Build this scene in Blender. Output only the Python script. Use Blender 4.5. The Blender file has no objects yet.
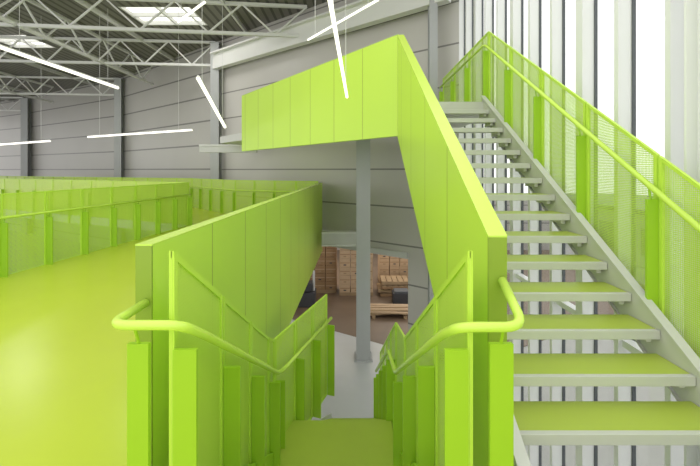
import bpy, math, random
from mathutils import Vector
random.seed(3)
ZO=4.7          # camera height above the ground floor
F=375.0; CX=350.0; HY=170.0
sc=bpy.context.scene
sc.view_settings.view_transform='Standard'
def U(px,py,d): return ((px-CX)*d/F, d, (HY-py)*d/F)

# ---------------------------------------------------------------- materials
def mat(name,col,rough=0.5,metal=0.0,var=0.0,vscale=3.0,bump=0.0,bscale=40,spec=0.5):
    m=bpy.data.materials.new(name); m.use_nodes=True
    nt=m.node_tree; b=nt.nodes['Principled BSDF']
    b.inputs['Base Color'].default_value=(*col,1); b.inputs['Roughness'].default_value=rough
    b.inputs['Metallic'].default_value=metal
    b.inputs['Specular IOR Level'].default_value=spec
    tc=nt.nodes.new('ShaderNodeTexCoord')
    if var>0:
        n=nt.nodes.new('ShaderNodeTexNoise'); n.inputs['Scale'].default_value=vscale; n.inputs['Detail'].default_value=4
        nt.links.new(tc.outputs['Object'],n.inputs['Vector'])
        r=nt.nodes.new('ShaderNodeMix'); r.data_type='RGBA'
        r.inputs['A'].default_value=(*[c*(1-var) for c in col],1)
        r.inputs['B'].default_value=(*[min(1,c*(1+var)) for c in col],1)
        nt.links.new(n.outputs['Fac'],r.inputs['Factor']); nt.links.new(r.outputs['Result'],b.inputs['Base Color'])
    if bump>0:
        n2=nt.nodes.new('ShaderNodeTexNoise'); n2.inputs['Scale'].default_value=bscale
        nt.links.new(tc.outputs['Object'],n2.inputs['Vector'])
        bp=nt.nodes.new('ShaderNodeBump'); bp.inputs['Strength'].default_value=bump; bp.inputs['Distance'].default_value=0.01
        nt.links.new(n2.outputs['Fac'],bp.inputs['Height']); nt.links.new(bp.outputs['Normal'],b.inputs['Normal'])
    return m
LIME=(0.56,0.80,0.085)
M_band=mat('lime_steel',LIME,0.38,var=0.03)
M_post=mat('lime_post',(0.37,0.61,0.03),0.35,var=0.03)
M_rail=mat('lime_tube',(0.61,0.84,0.12),0.25,var=0.02)
M_floor=mat('lime_epoxy',(0.54,0.65,0.06),0.24,var=0.07,vscale=1.2,bump=0.05,bscale=4)
M_tread=mat('lime_tread',(0.44,0.55,0.075),0.35,var=0.05)
M_grey=mat('galvanised_grey',(0.62,0.62,0.60),0.45,0.1,var=0.06)
M_col=mat('column_grey_paint',(0.42,0.43,0.43),0.45,0.1,var=0.05)
M_white=mat('white_paint_steel',(0.72,0.72,0.70),0.45,var=0.03)
M_mull=mat('facade_aluminium',(0.84,0.85,0.85),0.4,var=0.03)
M_dark=mat('dark_gasket',(0.10,0.11,0.12),0.5,var=0.05)
M_conc=mat('concrete_floor',(0.55,0.56,0.56),0.25,var=0.08,vscale=1.5)
M_brown=mat('warehouse_floor_paint',(0.19,0.13,0.085),0.45,var=0.3,vscale=1.2)
M_card=mat('cardboard',(0.33,0.20,0.10),0.8,var=0.15,vscale=3)
M_card2=mat('cardboard_pale',(0.52,0.37,0.23),0.8,var=0.15,vscale=3)
M_wood=mat('pallet_wood',(0.36,0.25,0.14),0.8,var=0.3,vscale=4)
M_black=mat('dark_plastic',(0.05,0.05,0.055),0.5,var=0.1)
M_pave=mat('paving',(0.45,0.45,0.42),0.8,var=0.1)
M_brick=mat('outside_facade',(0.45,0.45,0.46),0.8,var=0.1)

def fract_lines(name,col,axis,period,width,dark,rough=0.5):
    m=mat(name,col,rough); nt=m.node_tree; b=nt.nodes['Principled BSDF']
    tc=[n for n in nt.nodes if n.type=='TEX_COORD'][0]
    sp=nt.nodes.new('ShaderNodeSeparateXYZ')
    nt.links.new(tc.outputs['UV' if axis in('U','V') else 'Object'],sp.inputs[0])
    s={'X':'X','Y':'Y','Z':'Z','U':'X','V':'Y'}[axis]
    d=nt.nodes.new('ShaderNodeMath'); d.operation='DIVIDE'; d.inputs[1].default_value=period
    nt.links.new(sp.outputs[s],d.inputs[0])
    f=nt.nodes.new('ShaderNodeMath'); f.operation='FRACT'; nt.links.new(d.outputs[0],f.inputs[0])
    l=nt.nodes.new('ShaderNodeMath'); l.operation='LESS_THAN'; l.inputs[1].default_value=width/period
    nt.links.new(f.outputs[0],l.inputs[0]); o=l.outputs[0]
    n=nt.nodes.new('ShaderNodeTexNoise'); n.inputs['Scale'].default_value=.6
    nt.links.new(tc.outputs['Object'],n.inputs['Vector'])
    r0=nt.nodes.new('ShaderNodeMix'); r0.data_type='RGBA'
    r0.inputs['A'].default_value=(*[c*.94 for c in col],1); r0.inputs['B'].default_value=(*[c*1.05 for c in col],1)
    nt.links.new(n.outputs['Fac'],r0.inputs['Factor'])
    r=nt.nodes.new('ShaderNodeMix'); r.data_type='RGBA'
    nt.links.new(r0.outputs['Result'],r.inputs['A']); r.inputs['B'].default_value=(*[c*dark for c in col],1)
    nt.links.new(o,r.inputs['Factor']); nt.links.new(r.outputs['Result'],b.inputs['Base Color'])
    return m
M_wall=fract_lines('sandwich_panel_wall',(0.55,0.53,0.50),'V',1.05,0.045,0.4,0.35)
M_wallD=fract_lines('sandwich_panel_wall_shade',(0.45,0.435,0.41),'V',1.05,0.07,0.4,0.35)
M_deck=fract_lines('trapezoid_roof_deck',(0.22,0.21,0.185),'X',0.30,0.10,0.45,0.6)
M_bandseam=fract_lines('lime_panel_seamed',LIME,'U',0.86,0.014,0.5,0.36)

def perf_mat(name,col,period,rad):
    m=mat(name,col,0.4); nt=m.node_tree; b=nt.nodes['Principled BSDF']; out=nt.nodes['Material Output']
    tc=[n for n in nt.nodes if n.type=='TEX_COORD'][0]
    sc1=nt.nodes.new('ShaderNodeVectorMath'); sc1.operation='SCALE'; sc1.inputs['Scale'].default_value=1/period
    nt.links.new(tc.outputs['UV'],sc1.inputs[0])
    fr=nt.nodes.new('ShaderNodeVectorMath'); fr.operation='FRACTION'; nt.links.new(sc1.outputs[0],fr.inputs[0])
    sb=nt.nodes.new('ShaderNodeVectorMath'); sb.operation='SUBTRACT'; sb.inputs[1].default_value=(.5,.5,0)
    nt.links.new(fr.outputs[0],sb.inputs[0])
    ln=nt.nodes.new('ShaderNodeVectorMath'); ln.operation='LENGTH'; nt.links.new(sb.outputs[0],ln.inputs[0])
    lt=nt.nodes.new('ShaderNodeMath'); lt.operation='LESS_THAN'; lt.inputs[1].default_value=rad
    nt.links.new(ln.outputs['Value'],lt.inputs[0])
    tr=nt.nodes.new('ShaderNodeBsdfTransparent'); mx=nt.nodes.new('ShaderNodeMixShader')
    nt.links.new(lt.outputs[0],mx.inputs[0]); nt.links.new(b.outputs[0],mx.inputs[1]); nt.links.new(tr.outputs[0],mx.inputs[2])
    nt.links.new(mx.outputs[0],out.inputs['Surface'])
    return m
M_perf=perf_mat('perforated_lime',(0.62,0.83,0.12),0.020,0.32)
M_perfO=perf_mat('perforated_lime_open',(0.62,0.83,0.12),0.014,0.40)
def glass_mat():
    m=bpy.data.materials.new('window_glass'); m.use_nodes=True; nt=m.node_tree
    nt.nodes.remove(nt.nodes['Principled BSDF']); out=nt.nodes['Material Output']
    t=nt.nodes.new('ShaderNodeBsdfTransparent'); t.inputs[0].default_value=(.95,.96,.96,1)
    g=nt.nodes.new('ShaderNodeBsdfGlossy'); g.inputs['Roughness'].default_value=.02
    x=nt.nodes.new('ShaderNodeMixShader'); x.inputs[0].default_value=.06
    nt.links.new(t.outputs[0],x.inputs[1]); nt.links.new(g.outputs[0],x.inputs[2]); nt.links.new(x.outputs[0],out.inputs[0])
    return m
M_glass=glass_mat()
def emit(name,col,s):
    m=bpy.data.materials.new(name); m.use_nodes=True; b=m.node_tree.nodes['Principled BSDF']
    b.inputs['Base Color'].default_value=(*col,1)
    b.inputs['Emission Color'].default_value=(*col,1); b.inputs['Emission Strength'].default_value=s
    return m
M_lamp=emit('lamp_diffuser',(1,.97,.88),1.4)
M_sky=emit('skylight_polycarbonate',(1,.99,.96),1.3)

# ---------------------------------------------------------------- mesh builder
class MB:
    def __init__(s): s.v=[];s.f=[];s.m=[];s.uv=[];s.mats=[]
    def mi(s,m):
        if m not in s.mats: s.mats.append(m)
        return s.mats.index(m)
    def hexa(s,p,m,uvs=None):
        b=len(s.v); s.v+= [(x,y,z+ZO) for x,y,z in p]
        for q in ((0,3,2,1),(4,5,6,7),(0,1,5,4),(1,2,6,5),(2,3,7,6),(3,0,4,7)):
            s.f.append(tuple(b+i for i in q)); s.m.append(s.mi(m))
            s.uv.append([uvs[i] if uvs else (p[i][0]+p[i][1],p[i][2]) for i in q])
    def box(s,x0,x1,y0,y1,z0,z1,m):
        s.hexa([(x0,y0,z0),(x1,y0,z0),(x1,y1,z0),(x0,y1,z0),(x0,y0,z1),(x1,y0,z1),(x1,y1,z1),(x0,y1,z1)],m)
    def sheet(s,p0,p1,b0,t0,b1,t1,th,m,u0=0.0):
        dx,dy=p1[0]-p0[0],p1[1]-p0[1]; L=math.hypot(dx,dy); nx,ny=-dy/L*th/2,dx/L*th/2
        a=(p0[0]-nx,p0[1]-ny); b=(p1[0]-nx,p1[1]-ny); c=(p1[0]+nx,p1[1]+ny); d=(p0[0]+nx,p0[1]+ny)
        s.hexa([(*a,b0),(*b,b1),(*c,b1),(*d,b0),(*a,t0),(*b,t1),(*c,t1),(*d,t0)],m,
          [(u0,b0),(u0+L,b1),(u0+L,b1),(u0,b0),(u0,t0),(u0+L,t1),(u0+L,t1),(u0,t0)])
        return u0+L
    def slab(s,pts,z0,z1,m,mside=None):
        b=len(s.v); n=len(pts); s.v+=[(x,y,z0+ZO) for x,y in pts]+[(x,y,z1+ZO) for x,y in pts]
        s.f.append(tuple(range(b+n,b+2*n))); s.m.append(s.mi(m)); s.uv.append([p for p in pts])
        s.f.append(tuple(range(b+n-1,b-1,-1))); s.m.append(s.mi(mside or m)); s.uv.append([p for p in pts])
        for i in range(n):
            j=(i+1)%n; s.f.append((b+i,b+j,b+n+j,b+n+i)); s.m.append(s.mi(mside or m)); s.uv.append([(0,0)]*4)
    def tube(s,pts,r,m,n=12):
        P=[Vector(p) for p in pts]; up=Vector((0,0,1)); rings=[]
        for i,p in enumerate(P):
            t=(P[min(i+1,len(P)-1)]-P[max(i-1,0)]).normalized()
            if i==0:
                a=up if abs(t.z)<.95 else Vector((1,0,0)); n1=(a-t*a.dot(t)).normalized()
            else: n1=(n1-t*n1.dot(t)).normalized()
            n2=t.cross(n1); b=len(s.v)
            for k in range(n):
                an=2*math.pi*(k+.5)/n; q=p+n1*math.cos(an)*r+n2*math.sin(an)*r; s.v.append((q.x,q.y,q.z+ZO))
            rings.append(b)
        mi=s.mi(m)
        for i in range(len(rings)-1):
            for k in range(n):
                a,b=rings[i],rings[i+1]; k2=(k+1)%n
                s.f.append((a+k,a+k2,b+k2,b+k)); s.m.append(mi); s.uv.append([(0,0)]*4)
        s.f.append(tuple(rings[0]+k for k in range(n-1,-1,-1))); s.m.append(mi); s.uv.append([(0,0)]*n)
        s.f.append(tuple(rings[-1]+k for k in range(n))); s.m.append(mi); s.uv.append([(0,0)]*n)
    def build(s,name,parent=None,bevel=0,smooth=False):
        me=bpy.data.meshes.new(name); me.from_pydata(s.v,[],s.f)
        for m in s.mats: me.materials.append(m)
        uvl=me.uv_layers.new(name='UVMap')
        for p in me.polygons:
            p.material_index=s.m[p.index]
            for k,li in enumerate(p.loop_indices): uvl.data[li].uv=s.uv[p.index][k]
            if smooth and len(p.vertices)==4: p.use_smooth=True
        me.update(); o=bpy.data.objects.new(name,me); sc.collection.objects.link(o)
        if parent: o.parent=parent
        if bevel:
            bv=o.modifiers.new('bevel','BEVEL'); bv.width=bevel; bv.segments=2; bv.limit_method='ANGLE'
        return o
def empty(name):
    e=bpy.data.objects.new(name,None); sc.collection.objects.link(e); return e
def fillet(pts,r=0.08,n=6):
    P=[Vector(p) for p in pts]; out=[P[0]]
    for i in range(1,len(P)-1):
        a=(P[i-1]-P[i]); b=(P[i+1]-P[i]); rr=min(r,a.length*.45,b.length*.45)
        A=P[i]+a.normalized()*rr; B=P[i]+b.normalized()*rr
        for k in range(n+1):
            t=k/n; out.append(A*(1-t)**2+P[i]*2*t*(1-t)+B*t*t)
    out.append(P[-1]); return out

# ---------------------------------------------------------------- key levels (relative to camera eye)
ZL=-1.62; ZG=-4.7; ZU=1.10; ZM=-3.15
S=0.64
def zn(d): return S*d-2.765       # nosing line of rising flight
def zd(d): return ZL-S*(d-1.8)    # falling flight

# ---------------------------------------------------------------- ground + mezzanine floors
WALL=[(2.75,9.4),(-5.6,15.9),(-13.4,22.0),(-24,28),(-44,38)]
def wy(x): return 9.4+(2.75-x)/8.35*6.5
f=MB(); f.slab([(-44,-6),(2.75,-6)]+WALL,ZG-.2,ZG,M_conc); f.build('floor')
m=MB()
m.slab([(-6.2,-3),(2.3,-3),(2.3,1.8),(-1.10,1.8),(-.95,12.05),(-4.1,13.4),(-6.9,16.4),(-24,24),(-26,21),(-4.75,11)],ZL-.28,ZL,M_floor,M_grey)
m.build('floor_mezzanine')

# ---------------------------------------------------------------- rising flight
e=empty('staircase')
t=MB()
for i in range(15):
    y=2.054+.2656*i; z=-1.45+.17*i
    t.box(.86,2.14,y+.035,y+.30,z-.006,z,M_tread)
    t.box(.86,2.14,y+.036,y+.30,z-.045,z-.007,M_grey)
    t.box(.86,2.14,y,y+.035,z-.060,z+.001,M_grey)
    for xx in (.88,2.08): t.box(xx,xx+.04,y+.05,y+.28,z-.10,z-.046,M_grey)
t.build('treads',e,bevel=.003)
s=MB()
for x in (.875,2.16):
    s.sheet((x,1.85),(x,6.1),zn(1.85)-.30,zn(1.85)+.06,zn(6.1)-.26,zn(6.1)+.02,.03,M_grey)
    for dz in (.075,-.285): s.sheet((x,1.85),(x,6.1),zn(1.85)+dz-.012,zn(1.85)+dz,zn(6.1)+dz-.012,zn(6.1)+dz,.07,M_grey)
s.build('stringers',e)

# ---------------------------------------------------------------- falling flight
e=empty('staircase')
t=MB(); GO=.235
for i in range(1,9):
    y=1.8+GO*(i-1); z=ZL-.17*i
    t.box(-.80,.52,y-.02,y+GO-.04,z-.04,z,M_tread)
    t.box(-.80,.52,y+GO-.04,y+GO,z-.06,z+.001,M_grey)
t.slab([(-.80,3.66),(.52,3.66),(.52,4.72),(-.80,4.72)],ZM-.16,ZM,M_tread,M_grey)
for i in range(1,9):
    y=4.72+.265*(i-1); z=ZM-.172*i
    t.box(-.34,.52,y-.02,y+.265,z-.04,z,M_tread)
t.build('treads',e)
s=MB()
for x in (-.82,.54):
    s.sheet((x,1.8),(x,3.95),ZL-.32,ZL+.02,zd(3.95)-.32,zd(3.95)+.02,.03,M_post)
    s.sheet((x,3.95),(x,4.72),ZM-.28,ZM+.02,ZM-.28,ZM+.02,.03,M_post)
s.sheet((.54,4.72),(.54,7.1),ZM-.28,ZM+.02,ZG,ZG+.1,.03,M_grey)
s.sheet((-.36,4.72),(-.36,7.1),ZM-.28,ZM+.02,ZG,ZG+.1,.03,M_grey)
s.box(-.8,-.7,4.5,4.6,ZG,ZM-.16,M_grey); s.box(.42,.52,4.5,4.6,ZG,ZM-.16,M_grey)
s.build('stringers',e)

# ---------------------------------------------------------------- solid parapets
def capline(mb,p0,p1,z0,z1,th):
    mb.sheet(p0,p1,z0+.001,z0+.010,z1+.001,z1+.010,th,M_rail)
p=MB()
p.sheet((.80,2.03),(.80,5.93),zn(2.03)-.5,zn(2.03)+1.1,zn(5.93)-.5,zn(5.93)+1.1,.10,M_bandseam)
capline(p,(.80,2.03),(.80,5.93),zn(2.03)+1.1,zn(5.93)+1.1,.104)
p.build('stair_parapet')
zt=zn(5.95)+1.1; zb=zn(5.95)-.5
p=MB(); G0=(.80,5.98); G1=(-3.10,10.9)
p.sheet(G0,G1,zb,zt,zb,zt,.10,M_bandseam); capline(p,G0,G1,zt,zt,.104)
p.build('gallery_parapet')
p=MB()
p.sheet((-1.14,2.07),(-.93,12.0),-2.58,-.42,-2.58,-.42,.09,M_bandseam); capline(p,(-1.14,2.07),(-.93,12.0),-.42,-.42,.094)
p.build('mezzanine_parapet')

g=MB(); g.slab([(.86,6.04),(2.3,6.04),(2.3,9.3),(1.2,10.0),(-3.6,13.7),(-4.3,12.4),(-3.1,10.98),(.86,6.06)],ZU-.22,ZU,M_tread,M_grey); g.build('floor_gallery')

# ---------------------------------------------------------------- perforated railing generator
def railing(name,pts,top,bot,side,rail_h=.90,spacing=.95,posth=.82,handrail=True,postw=.09,panel=M_perf,fr=.025):
    e=empty(name); pn=MB(); ps=MB(); hr=MB(); u=0; hp=[]
    for si,(a,b) in enumerate(zip(pts[:-1],pts[1:])):
        dx,dy=b[0]-a[0],b[1]-a[1]; L=math.hypot(dx,dy); n=max(1,round(L/spacing))
        nx,ny=-dy/L*side,dx/L*side
        for k in range(n):
            f0,f1=k/n+.006/L,(k+1)/n-.006/L
            q0=(a[0]+dx*f0,a[1]+dy*f0); q1=(a[0]+dx*f1,a[1]+dy*f1)
            z0=a[2]+(b[2]-a[2])*f0; z1=a[2]+(b[2]-a[2])*f1
            u=pn.sheet(q0,q1,z0+bot+.002,z0+top-.002,z1+bot+.002,z1+top-.002,.004,panel,u)
            for (zz0,zz1) in ((top-fr,top),(bot,bot+fr)):
                pn.sheet(q0,q1,z0+zz0,z0+zz1,z1+zz0,z1+zz1,.022,M_band)
            w=fr/L
            for ff in (f0+.002/L,f1-w-.002/L):
                r0=(a[0]+dx*ff,a[1]+dy*ff); r1=(a[0]+dx*(ff+w),a[1]+dy*(ff+w)); zz=a[2]+(b[2]-a[2])*ff
                dz=(b[2]-a[2])*w
                pn.sheet(r0,r1,zz+bot+.003,zz+top-.003,zz+dz+bot+.003,zz+dz+top-.003,.026,M_band)
        for k in range(0 if si==0 else 1,n+1):
            f0=k/n; cx,cy=a[0]+dx*f0,a[1]+dy*f0; z0=a[2]+(b[2]-a[2])*f0
            c0=(cx+nx*.016,cy+ny*.016); c1=(cx+nx*(.016+postw),cy+ny*(.016+postw))
            ps.sheet(c0,c1,z0+bot,z0+posth,z0+bot,z0+posth,.022,M_post)
            if handrail:
                ps.tube([(cx+nx*.06,cy+ny*.06,z0+posth-.02),(cx+nx*.075,cy+ny*.075,z0+rail_h-.02)],.008,M_post,6)
        hp.append((a[0]+nx*.075,a[1]+ny*.075,a[2]+rail_h))
    hp.append((b[0]+nx*.075,b[1]+ny*.075,b[2]+rail_h))
    pn.build('mesh_panels',e); ps.build('posts',e)
    if handrail:
        hr.tube(fillet(hp,.12),.021,M_rail); hr.build('handrail',e,smooth=True)
    return e
railing('mesh_railing',[(-6.1,-2,ZL),(-5.3,5.68,ZL),(-4.75,11,ZL)],1.26,-.02,-1,spacing=.8,postw=.11)
railing('mesh_railing',[(-4.75,11.05,ZL),(-26,21,ZL)],1.26,-.3,1,handrail=False,spacing=1.2)
railing('mesh_railing',[(-24,24.05,ZL),(-6.9,16.4,ZL),(-4.1,13.4,ZL),(-1.02,12.1,ZL)],1.26,-.3,-1)
railing('stair_balustrade',[(2.26,1.9,zn(1.9)),(2.26,6.1,zn(6.1)),(2.26,9.1,ZU)],1.12,-.12,1,spacing=.9,posth=.80,postw=.08,panel=M_perfO,fr=.03)
railing('mesh_railing',[(2.30,-3,ZL),(2.30,1.75,ZL)],1.15,-.02,1,spacing=.9)
railing('stair_balustrade',[(-.86,1.8,ZL),(-.86,3.95,zd(3.95)),(-.86,4.25,ZM),(-.36,5.8,ZM)],1.235,-.32,-1,spacing=.62,posth=.76,handrail=False,postw=.11,fr=.035)
railing('stair_balustrade',[(.58,1.8,ZL),(.58,3.95,zd(3.95)),(.58,4.72,ZM),(.56,6.9,ZG+.12)],1.235,-.32,1,spacing=.62,posth=.76,handrail=False,postw=.11,fr=.035)

# looping handrails
h=MB()
h.tube(fillet([(-1.125,2.06,ZL+.89),(-1.115,1.74,ZL+.9),(-.78,1.74,ZL+.9),(-.76,1.95,zd(1.95)+.86),(-.76,3.95,zd(3.95)+.86),(-.76,4.25,ZM+.88),(-.29,5.75,ZM+.88)],.09),.023,M_rail,14)
h.build('handrail',smooth=True)
h=MB()
h.tube(fillet([(.82,2.02,zn(2.05)+.86),(.80,1.72,ZL+.9),(.50,1.72,ZL+.9),(.48,1.95,zd(1.95)+.86),(.48,3.95,zd(3.95)+.86),(.48,4.72,ZM+.88),(.48,6.9,ZG+1.0)],.09),.023,M_rail,14)
h.build('handrail',smooth=True)
for nm,x0,x1 in (('post_bracket',-1.05,-.95),('post_bracket',.66,.77)):
    b=MB(); b.box(x0,x1,1.765,1.79,ZL-.4,ZL+.80,M_post); b.tube([((x0+x1)/2,1.78,ZL+.79),((x0+x1)/2,1.745,ZL+.88)],.008,M_post,6)
    b.box(x0-.01,x1-.03,1.79,2.06,ZL-.4,ZL-.05,M_post); b.build(nm)

# ---------------------------------------------------------------- back wall
w=MB()
OP=(1.62,wy(1.62)); OL=(-4.2,wy(-4.2))
w.sheet(WALL[0],WALL[1],-2.3,5.4,-2.3,5.4,.12,M_wall)
w.sheet(WALL[0],OP,ZG,-2.3,ZG,-2.3,.12,M_wall)
w.sheet(OL,WALL[1],ZG,-2.3,ZG,-2.3,.12,M_wall)
w.sheet((OP[0],OP[1]-.02),(OL[0],OL[1]-.02),-2.42,-2.26,-2.42,-2.26,.2,M_grey)
w.build('wall_back')
w=MB()
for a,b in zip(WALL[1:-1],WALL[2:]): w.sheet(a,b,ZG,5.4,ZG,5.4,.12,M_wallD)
w.build('wall_left')
def hcol(name,x,y,z0,z1,sz=.26,mt=M_col,sx_=None):
    c=MB(); a=sz/2
    c.box(x-a,x+a,y-a,y-a+.02,z0,z1,mt); c.box(x-a,x+a,y+a-.02,y+a,z0,z1,mt); c.box(x-.008,x+.008,y-a+.02,y+a-.02,z0,z1,mt)
    c.box(x-a-.06,x+a+.06,y-a-.06,y+a+.06,z0,z0+.025,mt); c.box(x-a-.04,x+a+.04,y-a-.04,y+a+.04,z1-.02,z1,mt)
    for sx in(-1,1):
        for sy in(-1,1): c.tube([(x+sx*(a+.03),y+sy*(a+.03),z0+.02),(x+sx*(a+.03),y+sy*(a+.03),z0+.06)],.012,mt,6)
    c.build(name)
hcol('steel_column',.33,9.4,ZG,ZU-.22,.34)
hcol('steel_column',-5.5,15.4,ZG,5.2,.34)
hcol('steel_column',-13.2,21.5,ZG,5.2,.4)
hcol('steel_column',-23.6,27.4,ZG,5.2,.5)
hcol('steel_column',2.05,9.3,ZG,5.2,.20)
b=MB(); b.box(-.8,.20,10.6,10.8,-2.12,-1.78,M_grey); b.box(-.8,.20,10.55,10.85,-1.80,-1.75,M_white); b.box(-.8,.20,10.55,10.85,-2.15,-2.10,M_white); b.build('steel_beam')
b=MB(); b.box(-5.3,-3.3,13.2,13.4,.62,.86,M_grey); b.box(-5.3,-3.3,13.15,13.45,.84,.90,M_white); b.build('steel_beam')
b=MB(); b.sheet((2.4,9.1),(-5.5,15.3),4.1,4.7,4.1,4.7,.25,M_white); b.sheet((2.4,9.0),(-5.5,15.2),4.66,4.72,4.66,4.72,.4,M_white); b.build('eaves_beam')

# ---------------------------------------------------------------- roof
SK=[(-7.7,-5.3,12.4,14.0),(-14.8,-13.0,15.0,16.6)]
r=MB()
xs=[-44,-14.8,-13.0,-7.7,-5.3,3.2]; ys=[7,12.4,14.0,15.0,16.6,40]
for i in range(5):
    for j in range(5):
        if i==3 and j==1: continue
        if i==1 and j==3: continue
        r.box(xs[i],xs[i+1],ys[j],ys[j+1],5.4,5.5,M_deck)
r.build('ceiling')
for k,(a,b_,c,d) in enumerate(SK):
    q=MB(); q.box(a,b_,c,d,5.55,5.58,M_sky)
    for yy in [c,(c+d)/2,d-.06]: q.box(a,b_,yy,yy+.06,5.4,5.55,M_white)
    for xx in [a,(a+b_)/2,b_-.06]: q.box(xx,xx+.06,c,d,5.41,5.54,M_white)
    q.build('window_skylight' if k==0 else 'window_skylight.001')
def truss(x0,y0,x1,y1,zb,zt,n):
    q=MB(); A=Vector((x0,y0,0)); B=Vector((x1,y1,0))
    for z in (zb,zt): q.tube([(x0,y0,z),(x1,y1,z)],.07,M_white,4)
    for i in range(n):
        a=A.lerp(B,i/n); m_=A.lerp(B,(i+.5)/n); c=A.lerp(B,(i+1)/n)
        q.tube([(a.x,a.y,zt),(m_.x,m_.y,zb)],.035,M_white,4); q.tube([(m_.x,m_.y,zb),(c.x,c.y,zt)],.035,M_white,4)
    q.build('roof_truss')
truss(-26,9.5,-1.4,12.2,4.35,5.3,12)
truss(-32,13.5,-5.6,15.6,4.35,5.3,14)
truss(-36,20,-13.4,21.8,4.35,5.3,12)
truss(-40,26,-24,27.5,4.35,5.3,8)
truss(-10,7.5,-10,19,4.35,5.3,6)
truss(-19,8,-19,24,4.35,5.3,8)
q=MB()
for x in (-4,-8.5,-12,-16,-22,-26): q.box(x-.04,x+.04,7,30,5.25,5.4,M_white)
q.build('roof_purlins')

# ---------------------------------------------------------------- glazed curtain wall
XF=2.85
w=MB(); k=0; y=-3.0
while y<9.4:
    wd=.06 if k%3 else .13
    w.box(XF-.14,XF,y-wd/2,y+wd/2,ZG,5.4,M_mull); w.box(XF-.005,XF+.03,y-wd/2-.015,y+wd/2+.015,ZG,5.4,M_dark)
    y+=.62; k+=1
for z in (-4.65,-1.75,5.3): w.box(XF-.10,XF,-3,9.4,z-.035,z+.035,M_mull)
w.build('wall_right')
w=MB(); w.box(XF+.01,XF+.02,-3,9.4,ZG,5.4,M_glass); w.build('window_1')
hcol('facade_column',2.62,2.75,ZG,5.3,.18,M_mull)

# outside
o=MB(); o.box(XF+.1,60,-20,60,ZG-.25,ZG-.02,M_pave); o.build('paving')
o=MB(); o.box(14,22,-10,30,ZG,ZG+2.6,M_brick)
for i in range(12): o.box(13.95,14.0,-8+i*3,-6+i*3,ZG+.6,ZG+1.9,M_dark)
o.box(13.7,22.3,-10.3,30.3,ZG+2.6,ZG+2.8,M_dark); o.build('neighbouring_building')

# ---------------------------------------------------------------- warehouse
w=MB(); w.slab([(2.7,8.95),(12,14),(12,30),(-12,30),(-12,20.5),(-5.6,14.2)],ZG-.2,ZG+.004,M_brown); w.build('floor_warehouse')
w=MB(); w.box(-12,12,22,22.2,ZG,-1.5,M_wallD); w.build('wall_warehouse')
def boxes(name,x,y,nx,nz,s=.42,mt=M_card):
    e=empty(name); q=MB(); sd=nx*s; p=MB()
    for k in range(3): p.box(x,x+sd,y+.02+k*.38,y+.12+k*.38,ZG,ZG+.1,M_wood)
    p.box(x,x+sd,y,y+.9,ZG+.1,ZG+.13,M_wood); p.build('pallet',e)
    for i in range(nx):
        for j in range(nz):
            j_=random.uniform(-.01,.01); z=ZG+.13+j*s*.75
            q.box(x+i*s+.01+j_,x+(i+1)*s-.01+j_,y+j_,y+.85,z,z+s*.75-.012,mt)
            q.box(x+i*s+.03,x+(i+1)*s-.03,y+j_-.003,y+.1,z+s*.34,z+s*.40,M_card2 if mt is M_card else M_card)
            q.box(x+i*s+.16,x+(i+1)*s-.16,y+j_-.004,y+.1,z+s*.14,z+s*.24,M_black if (i+j)%3==0 else M_wood)
    q.build('boxes',e)
boxes('cardboard_box_stack',-2.2,14.3,4,6,.42,M_card)
boxes('cardboard_box_stack',-.4,14.0,3,6,.42,M_card2)
boxes('cardboard_box_stack',1.2,15.4,3,6,.42,M_card2)
boxes('cardboard_box_stack',2.6,15.4,4,5,.42,M_card)
boxes('cardboard_box_stack',-4.2,16.2,4,5,.42,M_card)
def pallet_stack(x,y,n,sz=1.2):
    q=MB()
    for k in range(n):
        z=ZG+k*.15; dx=random.uniform(-.10,.10); dy=random.uniform(-.08,.08)
        for a in (0,.35,.7): q.box(x+dx,x+dx+sz,y+dy+a,y+dy+a+.1,z,z+.09,M_wood if (k%2) else M_card)
        for a in range(6): q.box(x+dx+a*.21,x+dx+a*.21+.18,y+dy,y+dy+.8,z+.09,z+.115,M_wood)
    q.build('wooden_pallet_stack')
pallet_stack(2.65,13.6,7); pallet_stack(1.15,13.9,4)
q=MB()   # loose planks on bearers
for k in range(9):
    x=.55+random.uniform(-.15,.15); y=11.9+k*.07; z=ZG+.10+(k%3)*.05
    q.sheet((x,y),(x+1.5+random.uniform(-.2,.2),y+random.uniform(-.15,.35)),z,z+.045,z,z+.045,.12,M_card2 if k%3 else M_wood)
for x in (.7,1.7): q.box(x,x+.1,11.8,12.6,ZG,ZG+.10,M_wood)
q.build('loose_planks')
q=MB()
q.box(-2.0,-1.2,12.8,13.4,ZG,ZG+.5,M_black); q.box(-1.9,-1.3,12.9,13.3,ZG+.5,ZG+.8,M_black); q.box(-1.3,-1.22,13.0,13.1,ZG+.5,ZG+1.2,M_grey); q.build('floor_cleaning_machine',bevel=.03)
q=MB()
q.box(1.5,2.1,13.05,13.5,ZG,ZG+.4,M_black); q.box(1.55,2.05,13.08,13.48,ZG+.4,ZG+.46,M_dark); q.build('plastic_crate',bevel=.02)

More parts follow.
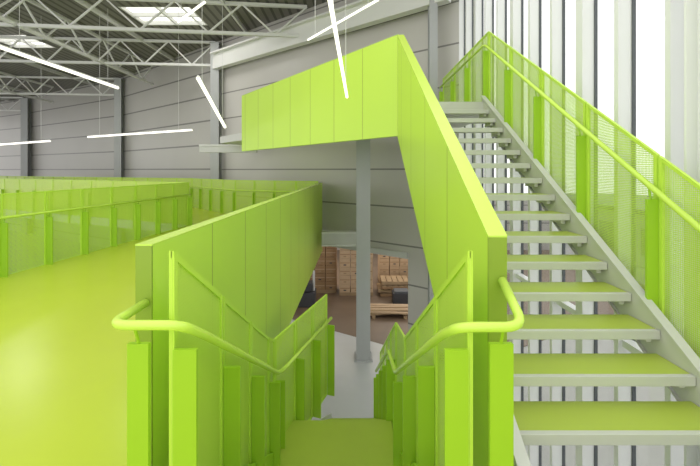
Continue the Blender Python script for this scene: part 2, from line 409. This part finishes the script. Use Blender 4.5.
# ---------------------------------------------------------------- lamps
def lamp(a,b,r=.03):
    e=empty('pendant_linear_lamp'); q=MB(); A=Vector(a);B=Vector(b)
    q.tube([a,b],r,M_lamp,8); q.build('tube',e)
    c=MB()
    for t_ in (.12,.88):
        p=A.lerp(B,t_); c.tube([(p.x,p.y,p.z),(p.x,p.y,5.39)],.005,M_grey,4)
    up=Vector((0,0,r)); c.tube([A+up,B+up],r*.7,M_white,6)
    c.build('cables',e)
lamp(U(330,0,3.0),U(347,97,5.4),.020)
lamp(U(198,78,8.0),U(225,127,10.5),.04)
lamp(U(88,137,13),U(192,130,12),.03)
lamp(U(-20,146,14),U(50,141,13),.03)
lamp(U(0,47,9),U(118,88,13),.045)
lamp(U(308,40,5.5),U(378,0,4.6),.013)
lamp(U(178,22,9.5),U(205,2,9.0),.03)

# ---------------------------------------------------------------- lights
W=bpy.data.worlds.new('World'); sc.world=W; W.use_nodes=True
bg=W.node_tree.nodes['Background']; bg.inputs[0].default_value=(1,.99,.97,1); bg.inputs[1].default_value=1.6
def area(name,loc,rot,sx,sy,pw,col=(1,1,1)):
    l=bpy.data.lights.new(name,'AREA'); l.shape='RECTANGLE'; l.size=sx; l.size_y=sy; l.energy=pw; l.color=col
    o=bpy.data.objects.new(name,l); o.location=(loc[0],loc[1],loc[2]+ZO); o.rotation_euler=rot; sc.collection.objects.link(o)
area('skylight_light',(-6.5,13.2,5.38),(0,0,0),2.3,1.5,70,(1,.98,.94))
area('skylight_light',(-13.9,15.8,5.38),(0,0,0),1.7,1.5,80,(1,.98,.94))
area('warehouse_fill',(0,16,-1.7),(0,0,0),6,3,130,(1,.9,.75))  # added fill without a fixture, brightens the warehouse behind the opening

cam=bpy.data.cameras.new('camera'); co=bpy.data.objects.new('camera',cam); sc.collection.objects.link(co)
co.location=(0,0,ZO); co.rotation_euler=(math.radians(90),0,0)
cam.sensor_width=36; cam.lens=36*F/700; cam.shift_y=-(233-HY)/700; cam.clip_start=.05; cam.clip_end=300
sc.camera=co
